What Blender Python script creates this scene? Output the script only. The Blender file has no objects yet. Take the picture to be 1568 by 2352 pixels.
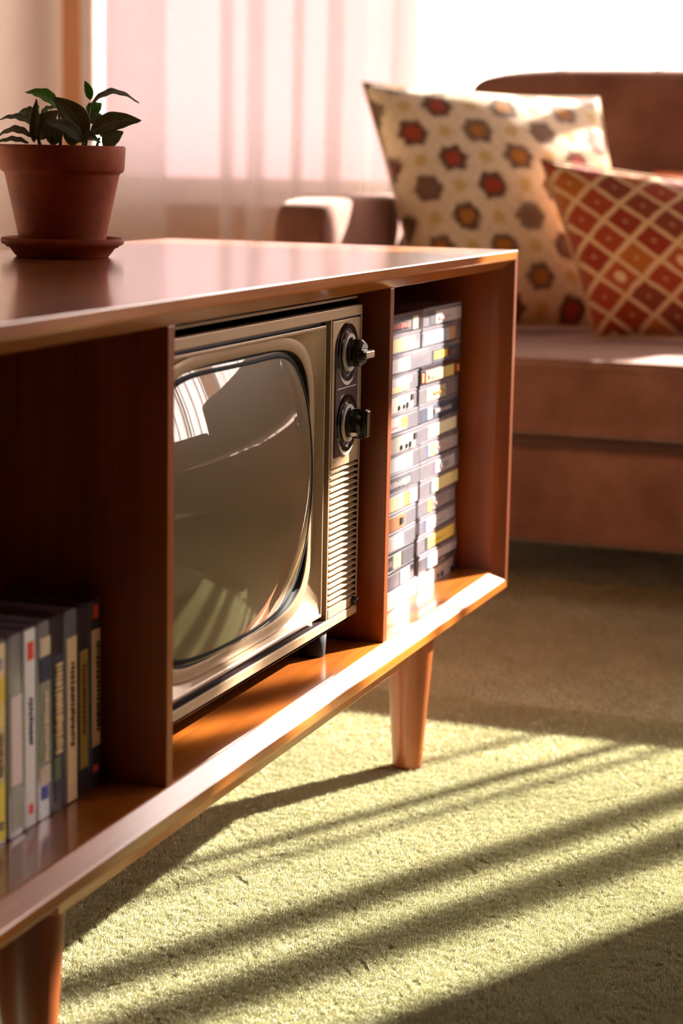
import bpy, bmesh, math, random
import numpy as np
from mathutils import Vector, Matrix, Euler

random.seed(7)
rng = np.random.default_rng(11)
sc = bpy.context.scene
C = sc.collection
PI = math.pi

# ------------------------------------------------------------------ camera
cd = bpy.data.cameras.new('camera')
cam = bpy.data.objects.new('camera', cd); C.objects.link(cam)
r_ = Vector((0.3375, -0.9412, 0.0187)); f_ = Vector((0.9286, 0.3296, -0.1705)).normalized()
r_ = (r_ - f_ * r_.dot(f_)).normalized(); u_ = r_.cross(f_)
m = Matrix((r_, u_, -f_)).transposed().to_4x4(); m.translation = Vector((-1.7421, -0.4610, 0.5238))
cam.matrix_world = m
cd.sensor_fit = 'VERTICAL'; cd.sensor_width = 24.0; cd.sensor_height = 36.0
cd.lens = 4740.26 / 2352 * 36.0
cd.clip_start = 0.02
cd.dof.use_dof = True; cd.dof.focus_distance = 1.43; cd.dof.aperture_fstop = 7.5
sc.camera = cam

# ------------------------------------------------------------------ sky, sun, exposure
SKY = 1.45; SUN = 33.0
w = bpy.data.worlds.new('sky'); sc.world = w; w.use_nodes = True
bg = w.node_tree.nodes['Background']; bg.inputs[0].default_value = (1.0, 0.90, 0.93, 1); bg.inputs[1].default_value = SKY
sl = bpy.data.lights.new('sun', 'SUN'); sl.energy = SUN; sl.color = (1.0, 0.885, 0.82); sl.angle = math.radians(0.55)
so = bpy.data.objects.new('sun', sl); C.objects.link(so); so.location = (5, -2, 4)
so.rotation_euler = Vector((-1.92, 1.0, -1.06)).to_track_quat('-Z', 'Y').to_euler()
pl = bpy.data.lights.new('window_portal', 'AREA'); pl.shape = 'RECTANGLE'; pl.size = 1.06; pl.size_y = 2.52
po = bpy.data.objects.new('window_portal', pl); C.objects.link(po); po.location = (1.66, -0.02, 0.955); po.rotation_euler = (0, PI/2, 0)
pl.cycles.is_portal = True
pl2 = bpy.data.lights.new('second_window_portal', 'AREA'); pl2.shape = 'RECTANGLE'; pl2.size = 1.52; pl2.size_y = 0.84
po2 = bpy.data.objects.new('second_window_portal', pl2); C.objects.link(po2); po2.location = (1.66, -1.83, 1.20); po2.rotation_euler = (0, PI/2, 0)
pl2.cycles.is_portal = True
pl3 = bpy.data.lights.new('fill_window_portal', 'AREA'); pl3.shape = 'RECTANGLE'; pl3.size = 1.70; pl3.size_y = 1.24
po3 = bpy.data.objects.new('fill_window_portal', pl3); C.objects.link(po3); po3.location = (.57, -2.36, 1.41); po3.rotation_euler = (PI/2, 0, 0)
pl3.cycles.is_portal = True
sc.view_settings.view_transform = 'Standard'; sc.view_settings.look = 'None'
sc.view_settings.exposure = 1.38; sc.view_settings.gamma = 1.0; sc.view_settings.use_curve_mapping = False
sc.cycles.use_denoising = True
sc.cycles.max_bounces = 10; sc.cycles.diffuse_bounces = 5; sc.cycles.transparent_max_bounces = 24
sc.cycles.sample_clamp_indirect = 6.0; sc.cycles.caustics_reflective = False; sc.cycles.caustics_refractive = False

# ------------------------------------------------------------------ node helpers / materials
def srgb(r, g, b):
    def l(c):
        c /= 255.0
        return c/12.92 if c <= .04045 else ((c+.055)/1.055)**2.4
    return (l(r), l(g), l(b), 1.0)

class NT:
    def __init__(self, name):
        self.m = bpy.data.materials.new(name); self.m.use_nodes = True
        self.t = self.m.node_tree; self.b = self.t.nodes.get('Principled BSDF'); self.out = self.t.nodes.get('Material Output')
    def n(self, typ, props=None, **inp):
        nd = self.t.nodes.new(typ)
        for k, v in (props or {}).items(): setattr(nd, k, v)
        for k, v in inp.items():
            key = int(k[1:]) if k[0] == 'i' and k[1:].isdigit() else k.replace('_', ' ')
            self.set(nd.inputs[key], v)
        return nd
    def set(self, sock, v):
        if isinstance(v, bpy.types.NodeSocket): self.t.links.new(v, sock)
        else: sock.default_value = v
    def P(self, **kw):
        for k, v in kw.items(): self.set(self.b.inputs[k.replace('_', ' ')], v)
    def math(self, op, a, b=0.0, c=None):
        nd = self.n('ShaderNodeMath', {'operation': op}, i0=a, i1=b)
        if c is not None: self.set(nd.inputs[2], c)
        return nd.outputs[0]
    def mix(self, fac, a, b):
        nd = self.n('ShaderNodeMix', {'data_type': 'RGBA'})
        self.set(nd.inputs[0], fac); self.set(nd.inputs[6], a); self.set(nd.inputs[7], b)
        return nd.outputs[2]
    def coord(self, which='Object'): return self.n('ShaderNodeTexCoord').outputs[which]
    def mapping(self, vec, scale=(1, 1, 1), loc=(0, 0, 0), rot=(0, 0, 0)):
        return self.n('ShaderNodeMapping', None, Vector=vec, Location=loc, Rotation=rot, Scale=scale).outputs[0]
    def noise(self, vec, scale=5, detail=4, rough=.55, out='Fac'):
        nd = self.n('ShaderNodeTexNoise', None, Vector=vec, Scale=scale, Detail=detail, Roughness=rough)
        return nd.outputs[out]
    def ramp(self, fac, stops):
        nd = self.n('ShaderNodeValToRGB', None, Fac=fac); cr = nd.color_ramp
        while len(cr.elements) < len(stops): cr.elements.new(.5)
        for e, (p, c) in zip(cr.elements, stops): e.position = p; e.color = c
        return nd.outputs[0]
    def bump(self, h, strength=.3, dist=.001):
        return self.n('ShaderNodeBump', None, Height=h, Strength=strength, Distance=dist).outputs[0]

def plain(name, col, rough=.5, metal=0.0, coat=0.0, spec=.5, noise=0.0, nscale=60):
    t = NT(name)
    base = col
    if noise:
        f = t.noise(t.coord(), nscale, 5)
        d = tuple(c*(1-noise) for c in col[:3]) + (1,); l = tuple(min(1, c*(1+noise)) for c in col[:3]) + (1,)
        base = t.ramp(f, [(.3, d), (.7, l)])
    t.P(Base_Color=base, Roughness=rough, Metallic=metal, Coat_Weight=coat, Specular_IOR_Level=spec)
    t.b.inputs['Coat Roughness'].default_value = .1
    return t.m

def wood(name, axis, dark, mid, light, rough=.32, coat=1.0, coat_r=.13):
    t = NT(name)
    s1 = [16, 16, 16]; s1[axis] = 1.3
    s2 = [420, 420, 420]; s2[axis] = 9
    co = t.coord()
    big = t.noise(t.mapping(co, s1), 1.0, 4, .6)
    wob = t.noise(t.mapping(co, [5 if i != axis else 2.2 for i in range(3)]), 1.6, 3, .5)
    fine = t.noise(t.mapping(co, s2), 1.0, 3, .7)
    f = t.math('ADD', t.math('MULTIPLY', big, .55), t.math('MULTIPLY', wob, .45))
    c = t.ramp(f, [(.36, dark), (.5, mid), (.64, light)])
    k = t.ramp(fine, [(.34, (.60, .52, .46, 1)), (.56, (1, 1, 1, 1))])
    mul = t.n('ShaderNodeMix', {'data_type': 'RGBA', 'blend_type': 'MULTIPLY'})
    t.set(mul.inputs[0], .5); t.set(mul.inputs[6], c); t.set(mul.inputs[7], k)
    t.P(Base_Color=mul.outputs[2], Roughness=rough, Specular_IOR_Level=.3, Coat_IOR=1.6, Coat_Weight=coat, Coat_Roughness=coat_r,
        Normal=t.bump(fine, .05, .0006))
    return t.m

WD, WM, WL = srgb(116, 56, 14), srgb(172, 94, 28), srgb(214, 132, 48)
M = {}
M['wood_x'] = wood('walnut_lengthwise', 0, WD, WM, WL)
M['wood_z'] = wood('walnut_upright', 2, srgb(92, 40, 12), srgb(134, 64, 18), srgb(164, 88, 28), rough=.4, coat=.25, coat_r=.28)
M['wood_dark'] = wood('walnut_back', 0, srgb(60, 28, 14), srgb(82, 40, 20), srgb(100, 52, 26), rough=.6, coat=0)  # back panel colour darkened to deepen the shade inside the bays
M['gold'] = plain('champagne_gold_plastic', srgb(190, 160, 124), .4, .2, noise=.05, nscale=260)
M['gold2'] = plain('champagne_gold_slope', srgb(182, 152, 118), .38, .2, noise=.04, nscale=200)
M['brown_plastic'] = plain('dark_brown_plastic', srgb(52, 34, 30), .35, noise=.1)
M['black_plastic'] = plain('black_plastic', srgb(20, 16, 16), .16, coat=.5)
M['black_matt'] = plain('black_rubber', srgb(16, 13, 13), .7, spec=.2)
M['escut'] = plain('scuffed_brown_plate', srgb(72, 50, 50), .34, noise=.35, nscale=420)
M['chrome'] = plain('brushed_chrome', srgb(214, 196, 170), .22, 1.0)
M['ivory'] = plain('ivory_ring', srgb(226, 214, 204), .35)
M['paint'] = plain('pale_print', srgb(206, 184, 170), .5)

def m_screen():
    t = NT('tube_glass')
    t.P(Base_Color=srgb(118, 98, 66), Roughness=.42, Coat_Weight=1.0, Coat_Roughness=.02, Coat_IOR=1.6, Specular_IOR_Level=.1)
    return t.m
M['screen'] = m_screen()

def m_carpet(name, blade):
    t = NT(name); co = t.coord()
    a = t.noise(co, 9, 5, .6); b = t.noise(co, 260, 3, .6)
    c = t.ramp(a, [(.34, srgb(180, 178, 138)), (.66, srgb(210, 208, 174))])
    if blade:
        rnd = t.n('ShaderNodeNewGeometry').outputs['Random Per Island']
        c2 = t.ramp(rnd, [(0, srgb(176, 173, 133)), (.45, srgb(211, 209, 176)), (.9, srgb(229, 227, 202)), (1, srgb(246, 244, 226))])
        c = t.mix(.6, c, c2)
    else:
        c = t.mix(t.math('MULTIPLY', b, .7), c, srgb(112, 106, 62))
    t.P(Base_Color=c, Roughness=.9, Specular_IOR_Level=.15)
    t.b.inputs['Sheen Weight'].default_value = .25
    return t.m
M['carpet'] = m_carpet('green_carpet_backing', False); M['pile'] = m_carpet('green_carpet_pile', True)

def m_sheer(name, lo, hi):
    t = NT(name)
    co = t.coord(); wv = t.noise(t.mapping(co, (300, 900, 300)), 1, 2, .5)
    tr = t.n('ShaderNodeBsdfTransparent', None, Color=(1, 1, 1, 1)).outputs[0]
    col = t.ramp(wv, [(.3, srgb(244, 236, 234)), (.7, srgb(254, 250, 249))])
    df = t.n('ShaderNodeBsdfDiffuse', None, Color=col).outputs[0]
    tl = t.n('ShaderNodeBsdfTranslucent', None, Color=col).outputs[0]
    s1 = t.n('ShaderNodeMixShader', None, i0=.6, i1=df, i2=tl).outputs[0]
    fac = t.ramp(wv, [(.3, (lo, lo, lo, 1)), (.7, (hi, hi, hi, 1))])
    s2 = t.n('ShaderNodeMixShader', None, i0=fac, i1=tr, i2=s1).outputs[0]
    t.t.links.new(s2, t.out.inputs[0]); return t.m
M['sheer'] = m_sheer('sheer_voile', .44, .56); M['sheer_dense'] = m_sheer('dense_voile', .93, .97)  # second voile made nearly opaque to hold back direct sun

def m_glass():
    t = NT('window_glass')
    tr = t.n('ShaderNodeBsdfTransparent', None, Color=(.96, .98, .97, 1)).outputs[0]
    gl = t.n('ShaderNodeBsdfGlossy', None, Roughness=0.0).outputs[0]
    fr = t.n('ShaderNodeFresnel', None, IOR=1.35).outputs[0]
    s = t.n('ShaderNodeMixShader', None, i0=fr, i1=tr, i2=gl).outputs[0]
    t.t.links.new(s, t.out.inputs[0]); return t.m
M['glass'] = m_glass()

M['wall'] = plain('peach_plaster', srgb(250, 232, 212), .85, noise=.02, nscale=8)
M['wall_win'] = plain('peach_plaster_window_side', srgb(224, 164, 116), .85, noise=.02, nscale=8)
M['ceil'] = plain('dark_ceiling', srgb(70, 50, 38), .8)  # unseen ceiling, coloured dark to cut bounced light
M['frame'] = plain('cream_window_paint', srgb(246, 230, 218), .5)
M['bounce_ground'] = plain('pale_ground', srgb(158, 152, 160), .9, noise=.05, nscale=3)
M['block_wall'] = plain('pink_block_wall', srgb(172, 150, 156), .9, noise=.05, nscale=3)
M['panel'] = plain('dark_absorbing_wall', srgb(34, 22, 17), .6, noise=.1, nscale=6)  # near wall out of view; dark colour absorbs stray light
M['wall_mid'] = plain('darkened_side_wall', srgb(88, 62, 48), .85, noise=.03, nscale=6)  # right wall out of view, darkened to lower the ambient light
M['base'] = plain('baseboard_paint', srgb(214, 180, 144), .5)

def m_velvet():
    t = NT('brown_velvet'); co = t.coord()
    a = t.noise(co, 14, 5, .6); b = t.noise(co, 900, 2, .5)
    c = t.ramp(a, [(.3, srgb(106, 66, 52)), (.7, srgb(136, 92, 76))])
    t.P(Base_Color=c, Roughness=.85, Specular_IOR_Level=.2, Normal=t.bump(b, .2, .0006))
    t.b.inputs['Sheen Weight'].default_value = .5; t.b.inputs['Sheen Roughness'].default_value = .35
    t.b.inputs['Sheen Tint'].default_value = (1, .8, .7, 1)
    return t.m
M['velvet'] = m_velvet()

def m_terracotta():
    t = NT('terracotta'); co = t.coord()
    a = t.noise(co, 26, 6, .65); b = t.noise(t.mapping(co, (30, 30, 160)), 1, 3)
    c = t.ramp(a, [(.3, srgb(116, 46, 16)), (.55, srgb(150, 66, 26)), (.8, srgb(178, 92, 46))])
    c = t.mix(t.math('MULTIPLY', b, .3), c, srgb(126, 50, 18))
    t.P(Base_Color=c, Roughness=.75, Specular_IOR_Level=.3, Normal=t.bump(t.noise(co, 500, 3), .25, .0006)); return t.m
M['terra'] = m_terracotta()
M['soil'] = plain('potting_soil', srgb(46, 32, 24), .95, noise=.5, nscale=200)

def m_leaf(name, a, b, vein):
    t = NT(name)
    uv = t.coord('UV'); x = t.n('ShaderNodeSeparateXYZ', None, Vector=uv)
    u, v = x.outputs[0], x.outputs[1]
    d = t.math('ABSOLUTE', t.math('SUBTRACT', v, .5))
    mid = t.math('LESS_THAN', d, .035)
    side = t.math('FRACT', t.math('MULTIPLY', t.math('SUBTRACT', u, t.math('MULTIPLY', d, .5)), 8))
    sv = t.math('LESS_THAN', side, .10)
    vv = t.math('MAXIMUM', mid, t.math('MULTIPLY', sv, .5))
    c = t.ramp(t.noise(t.coord(), 120, 4), [(.3, a), (.7, b)])
    c = t.mix(t.math('MULTIPLY', vv, .55), c, vein)
    t.P(Base_Color=c, Roughness=.5, Specular_IOR_Level=.35, Normal=t.bump(side, .15, .0008))
    t.b.inputs['Sheen Weight'].default_value = .6
    bs = t.b.outputs[0]; tl = t.n('ShaderNodeBsdfTranslucent', None, Color=b).outputs[0]
    s = t.n('ShaderNodeMixShader', None, i0=.25, i1=bs, i2=tl).outputs[0]
    t.t.links.new(s, t.out.inputs[0]); return t.m
M['leaf_dark'] = m_leaf('purple_green_leaf', srgb(96, 98, 66), srgb(136, 136, 92), srgb(186, 186, 130))
M['leaf_green'] = m_leaf('young_green_leaf', srgb(90, 142, 44), srgb(124, 176, 62), srgb(160, 200, 100))
M['stem'] = plain('plant_stem', srgb(70, 76, 44), .6)

# cushion fabrics: woven motifs laid out on the cushion's own UV
def m_medallion():
    t = NT('cream_medallion_weave'); uv = t.coord('UV')
    uvw = t.n('ShaderNodeVectorMath', {'operation': 'ADD'}, i0=uv,
              i1=t.n('ShaderNodeVectorMath', {'operation': 'SCALE'}, i0=t.noise(uv, 26, 4, .7, 'Color'), Scale=.05).outputs[0]).outputs[0]
    s = t.n('ShaderNodeSeparateXYZ', None, Vector=uvw); u, v = s.outputs[0], s.outputs[1]
    NU, NV = 3.7, 8.4
    v2 = t.math('MULTIPLY', v, NV); row = t.math('FLOOR', v2)
    par = t.math('MULTIPLY', t.math('MODULO', t.math('ADD', row, 40.0), 2.0), .5)
    u2 = t.math('ADD', t.math('MULTIPLY', u, NU), par); col = t.math('FLOOR', u2)
    fu = t.math('SUBTRACT', t.math('FRACT', u2), .5); fv = t.math('SUBTRACT', t.math('FRACT', v2), .5)
    du = t.math('MULTIPLY', fu, 1.0/NU); dv = t.math('MULTIPLY', fv, 1.0/NV)
    adu, adv = t.math('ABSOLUTE', du), t.math('ABSOLUTE', dv)
    d = t.math('MAXIMUM', t.math('ADD', t.math('MULTIPLY', adu, .92), t.math('MULTIPLY', adv, .5)), t.math('MULTIPLY', adv, 1.12))
    d = t.math('ADD', d, t.math('MULTIPLY', t.math('SUBTRACT', t.noise(uv, 70, 3), .5), .022))
    idv = t.n('ShaderNodeCombineXYZ', None, X=col, Y=row).outputs[0]
    rnd = t.n('ShaderNodeTexWhiteNoise', {'noise_dimensions': '2D'}, Vector=idv); rv = rnd.outputs[0]
    core = t.ramp(rv, [(0, srgb(168, 64, 42)), (.34, srgb(160, 58, 40)), (.36, srgb(178, 116, 44)), (.7, srgb(150, 90, 46)), (.74, srgb(128, 96, 78)), (1, srgb(200, 92, 60))])
    core.node.color_ramp.interpolation = 'CONSTANT'
    ringc = t.ramp(rv, [(0, srgb(108, 66, 50)), (.4, srgb(100, 70, 46)), (.74, srgb(132, 112, 94)), (1, srgb(112, 74, 56))])
    ground = t.ramp(t.noise(uv, 40, 4), [(.3, srgb(222, 196, 160)), (.7, srgb(240, 222, 192))])
    # small ochre sprigs between the medallions
    fu3 = t.math('SUBTRACT', t.math('FRACT', t.math('ADD', u2, .5)), .5)
    d3 = t.math('SQRT', t.math('ADD', t.math('POWER', t.math('MULTIPLY', fu3, 1.0/NU), 2), t.math('POWER', dv, 2)))
    c = t.mix(t.ramp(d3, [(.020, (.75,)*3+(1,)), (.032, (0, 0, 0, 1))]), ground, srgb(206, 168, 82))
    c = t.mix(t.ramp(d, [(.052, (1,)*4), (.066, (0, 0, 0, 1))]), c, ringc)
    c = t.mix(t.ramp(d, [(.024, (1,)*4), (.040, (0, 0, 0, 1))]), c, core)
    t.P(Base_Color=c, Roughness=.9, Specular_IOR_Level=.15, Normal=t.bump(t.noise(uv, 260, 2), .4, .001))
    t.b.inputs['Sheen Weight'].default_value = .2
    return t.m
M['medallion'] = m_medallion()

def m_lattice():
    t = NT('rust_diamond_weave'); uv = t.coord('UV')
    uvw = t.n('ShaderNodeVectorMath', {'operation': 'ADD'}, i0=uv,
              i1=t.n('ShaderNodeVectorMath', {'operation': 'SCALE'}, i0=t.noise(uv, 14, 2, .5, 'Color'), Scale=.02).outputs[0]).outputs[0]
    r = t.mapping(uvw, (6.6, 6.6, 1), rot=(0, 0, math.radians(45)))
    s = t.n('ShaderNodeSeparateXYZ', None, Vector=r); u, v = s.outputs[0], s.outputs[1]
    cu, cv = t.math('FLOOR', u), t.math('FLOOR', v)
    au = t.math('ABSOLUTE', t.math('SUBTRACT', t.math('FRACT', u), .5)); av = t.math('ABSOLUTE', t.math('SUBTRACT', t.math('FRACT', v), .5))
    edge = t.math('MAXIMUM', au, av)
    rv = t.n('ShaderNodeTexWhiteNoise', {'noise_dimensions': '2D'}, Vector=t.n('ShaderNodeCombineXYZ', None, X=cu, Y=cv).outputs[0]).outputs[0]
    cell = t.ramp(rv, [(0, srgb(158, 56, 30)), (.25, srgb(176, 72, 40)), (.45, srgb(142, 66, 46)), (.6, srgb(196, 112, 44)), (.75, srgb(166, 62, 34)), (.9, srgb(190, 92, 56))])
    cell.node.color_ramp.interpolation = 'CONSTANT'
    cell = t.mix(t.math('MULTIPLY', t.noise(uv, 60, 3), .45), cell, srgb(120, 46, 28))
    dm = t.math('SQRT', t.math('ADD', t.math('POWER', au, 2), t.math('POWER', av, 2)))
    big = t.math('GREATER_THAN', rv, .86)
    lim = t.math('ADD', .07, t.math('MULTIPLY', big, .13))
    motif = t.math('MULTIPLY', t.math('LESS_THAN', dm, lim), t.math('ADD', .45, t.math('MULTIPLY', big, .5)))
    c = t.mix(motif, cell, srgb(232, 198, 150))
    c = t.mix(t.ramp(edge, [(.405, (0, 0, 0, 1)), (.43, (1,)*4)]), c, srgb(222, 184, 138))
    t.P(Base_Color=c, Roughness=.9, Specular_IOR_Level=.15, Normal=t.bump(t.noise(uv, 260, 2), .4, .001))
    t.b.inputs['Sheen Weight'].default_value = .25
    return t.m
M['lattice'] = m_lattice()
M['rust_plain'] = plain('plain_orange_fabric', srgb(206, 110, 66), .9, noise=.12, nscale=40)

_pm = {}
def paper(rgb, rough=.55):
    if rgb not in _pm: _pm[rgb] = plain('printed_card_%02x%02x%02x' % rgb, srgb(*rgb), rough, noise=.06, nscale=300)
    return _pm[rgb]
M['clear'] = plain('clear_case_plastic', srgb(132, 126, 132), .14, coat=1.0, noise=.10, nscale=70)
M['smoke'] = plain('smoked_case_plastic', srgb(64, 56, 62), .16, coat=1.0, noise=.15, nscale=70)
M['shell'] = plain('grey_cassette_shell', srgb(172, 160, 150), .4, noise=.06)

# ------------------------------------------------------------------ object helpers
def link(name, me, mat, parent=None, smooth=False):
    o = bpy.data.objects.new(name, me); C.objects.link(o)
    if mat is not None: me.materials.append(mat)
    if parent is not None: o.parent = parent
    if smooth: me.polygons.foreach_set('use_smooth', [True]*len(me.polygons))
    return o
def root(name, label, cat, loc=(0, 0, 0), group=None):
    o = bpy.data.objects.new(name, None); C.objects.link(o); o.location = loc; o.empty_display_size = .02
    o['label'] = label; o['category'] = cat
    if group: o['group'] = group
    return o
def tag(o, label, cat, group=None):
    o['label'] = label; o['category'] = cat
    if group: o['group'] = group
    return o
def org(parent):                      # world-space offset of a part's parent chain (all unrotated)
    v = Vector((0, 0, 0)); p = parent
    while p is not None: v += p.location; p = p.parent
    return v
def mesh(name, verts, faces, mat, parent=None, smooth=False, uvs=None):
    off = org(parent)
    me = bpy.data.meshes.new(name); me.from_pydata([tuple(Vector(v)-off) for v in verts], [], faces)
    if uvs is not None:
        ul = me.uv_layers.new(name='UVMap')
        for lp in me.loops: ul.data[lp.index].uv = uvs[lp.vertex_index]
    me.update(); return link(name, me, mat, parent, smooth)
def from_bm(name, bm, mat, parent=None, smooth=False):
    bmesh.ops.translate(bm, verts=bm.verts, vec=-org(parent))
    bmesh.ops.recalc_face_normals(bm, faces=bm.faces)
    me = bpy.data.meshes.new(name); bm.to_mesh(me); bm.free(); return link(name, me, mat, parent, smooth)
def bm_box(bm, x0, x1, y0, y1, z0, z1, bev=0, seg=2):
    b2 = bmesh.new(); bmesh.ops.create_cube(b2, size=1)
    for v in b2.verts: v.co = Vector(((x0+x1)/2+v.co.x*(x1-x0), (y0+y1)/2+v.co.y*(y1-y0), (z0+z1)/2+v.co.z*(z1-z0)))
    if bev: bmesh.ops.bevel(b2, geom=b2.edges[:], offset=bev, segments=seg, affect='EDGES', profile=.5)
    me = bpy.data.meshes.new('t'); b2.to_mesh(me); b2.free(); bm.from_mesh(me); bpy.data.meshes.remove(me)
def box(name, x0, x1, y0, y1, z0, z1, mat, parent=None, bev=0, seg=2, smooth=False):
    bm = bmesh.new(); bm_box(bm, x0, x1, y0, y1, z0, z1, bev, seg); return from_bm(name, bm, mat, parent, smooth)
def prism(name, pts, axis, a, b, mat, parent=None, bev=0):
    """polygon pts (2-D) swept along axis between a and b."""
    bm = bmesh.new()
    def mk(p, t): return {0: (t, p[0], p[1]), 1: (p[0], t, p[1]), 2: (p[0], p[1], t)}[axis]
    A = [bm.verts.new(mk(p, a)) for p in pts]; B = [bm.verts.new(mk(p, b)) for p in pts]; n = len(pts)
    bm.faces.new(A); bm.faces.new(B[::-1])
    for i in range(n): bm.faces.new((A[i], B[i], B[(i+1) % n], A[(i+1) % n]))
    if bev: bmesh.ops.bevel(bm, geom=bm.edges[:], offset=bev, segments=2, affect='EDGES', profile=.5)
    return from_bm(name, bm, mat, parent)
def lathe(name, prof, c, mat, parent=None, seg=48, axis='z', smooth=True):
    vs, fs = [], []; n = len(prof)
    for i in range(seg):
        a = 2*PI*i/seg
        for r, h in prof:
            if axis == 'z': vs.append((c[0]+r*math.cos(a), c[1]+r*math.sin(a), c[2]+h))
            else: vs.append((c[0]+r*math.cos(a), c[1]-h, c[2]+r*math.sin(a)))
    for i in range(seg):
        j = (i+1) % seg
        for k in range(n-1): fs.append((i*n+k, j*n+k, j*n+k+1, i*n+k+1))
    o = mesh(name, vs, fs, mat, parent, smooth)
    bm = bmesh.new(); bm.from_mesh(o.data); bmesh.ops.remove_doubles(bm, verts=bm.verts, dist=1e-6)
    bmesh.ops.recalc_face_normals(bm, faces=bm.faces); bm.to_mesh(o.data); bm.free()
    return o
def sharp(o, ang=35):
    o.data.set_sharp_from_angle(angle=math.radians(ang)); return o
def tube(name, pts, rad, mat, parent=None, seg=8):
    vs, fs = [], []; pts = [Vector(p) for p in pts]; n = len(pts)
    rads = rad if isinstance(rad, (list, tuple)) else [rad]*n
    for i, p in enumerate(pts):
        t = (pts[min(i+1, n-1)]-pts[max(i-1, 0)]).normalized()
        a = t.orthogonal().normalized() if i == 0 else (a - t*a.dot(t)).normalized()
        b = t.cross(a)
        for k in range(seg):
            q = 2*PI*k/seg; vs.append(p+(a*math.cos(q)+b*math.sin(q))*rads[i])
    for i in range(n-1):
        for k in range(seg): fs.append((i*seg+k, i*seg+(k+1) % seg, (i+1)*seg+(k+1) % seg, (i+1)*seg+k))
    fs.append(tuple(range(seg))[::-1]); fs.append(tuple((n-1)*seg+k for k in range(seg)))
    return mesh(name, vs, fs, mat, parent, True)
def rope(name, pts, rad, mat, parent=None, seg=8): return tube(name, pts, rad, mat, parent, seg)
def struct(o): o['kind'] = 'structure'; return o

# ------------------------------------------------------------------ the room
XW, YL, YR, XN, ZC = 1.60, 1.265, -2.30, -3.40, 2.10
VY0, VY1, VZ1 = -2.24, -1.425, 1.95                                  # second window, further along
WY0, WY1, WZ0, WZ1 = -1.274, 1.232, 0.455, 1.43         # window opening
struct(box('floor', XN, XW+.04, YR, YL, -.06, -.0005, M['carpet']))
struct(box('ceiling', XN-.1, XW+.04, YR-.1, YL+.1, ZC, ZC+.08, M['ceil']))
struct(box('wall_left', XN-.1, XW+.04, YL, YL+.1, -.06, ZC, M['wall']))
UX0, UX1, UZ0, UZ1 = -.24, 1.38, .80, 2.02                # opening of the unseen side window added for fill light
bm = bmesh.new()
for a in ((XN-.1, XW+.04, -.06, UZ0), (XN-.1, XW+.04, UZ1, ZC), (XN-.1, UX0, UZ0, UZ1), (UX1, XW+.04, UZ0, UZ1)):
    bm_box(bm, a[0], a[1], YR-.04, YR, a[2], a[3])
struct(from_bm('wall_right', bm, M['wall_mid']))
struct(box('ground', XN-8, XW+14, YR-12, YL+12, -.16, -.07, M['bounce_ground']))  # unseen outdoor ground, added to bounce sun towards the windows
struct(box('light_block_wall', 3.00, 3.15, 1.06, 1.868, -.07, 1.75, M['block_wall']))  # added wall that dims the view behind the left curtain
struct(box('light_block_wall', 3.00, 3.15, -.22, .41, -.07, 2.4, M['block_wall']))  # added out of view to keep sun off the left curtain
struct(box('wall_near', XN-.1, XN, YR, YL, -.06, ZC, M['panel']))
bm = bmesh.new()
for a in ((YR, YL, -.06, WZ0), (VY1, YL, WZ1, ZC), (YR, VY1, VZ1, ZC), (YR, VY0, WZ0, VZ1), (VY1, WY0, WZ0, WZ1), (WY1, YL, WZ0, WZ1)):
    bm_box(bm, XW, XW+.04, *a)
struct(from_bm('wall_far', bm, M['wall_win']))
struct(box('baseboard_far', XW-.012, XW, YR, YL, 0, .07, M['base'], bev=.002))
struct(box('baseboard_left', XN, XW-.012, YL-.012, YL, 0, .07, M['base'], bev=.002))
# window: frame, mullions, sill, panes
def window(name, y0, y1, top, muls):
    win = bpy.data.objects.new(name, None); C.objects.link(win); win.location = (XW, (y0+y1)/2, WZ0); win['kind'] = 'structure'
    fw = .026
    box('window_frame', XW+.003, XW+.030, y1-fw, y1, WZ0, top, M['frame'], win, .003)
    box('window_frame', XW+.003, XW+.030, y0, y0+fw, WZ0, top, M['frame'], win, .003)
    box('window_frame', XW+.003, XW+.030, y0+fw, y1-fw, top-fw, top, M['frame'], win, .003)
    box('window_frame', XW+.003, XW+.030, y0+fw, y1-fw, WZ0, WZ0+fw, M['frame'], win, .003)
    box('window_sill', XW-.03, XW+.01, y0-.02, y1+.01, WZ0-.022, WZ0, M['frame'], win, .004)
    for my, hw in muls: box('mullion', XW+.008, XW+.028, my-hw, my+hw, WZ0+fw, top-fw, M['frame'], win, .002)
    ys = [y1-fw] + [v for my, hw in muls for v in (my+hw, my-hw)] + [y0+fw]
    for i in range(0, len(ys), 2): box('window_pane', XW+.016, XW+.019, ys[i+1], ys[i], WZ0+fw, top-fw, M['glass'], win)
window('window_1', WY0, WY1, WZ1, [(.612, .012), (-.13, .012), (-.915, .005)])
window('window_2', VY0, VY1, VZ1, [(-1.83, .012)])

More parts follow.
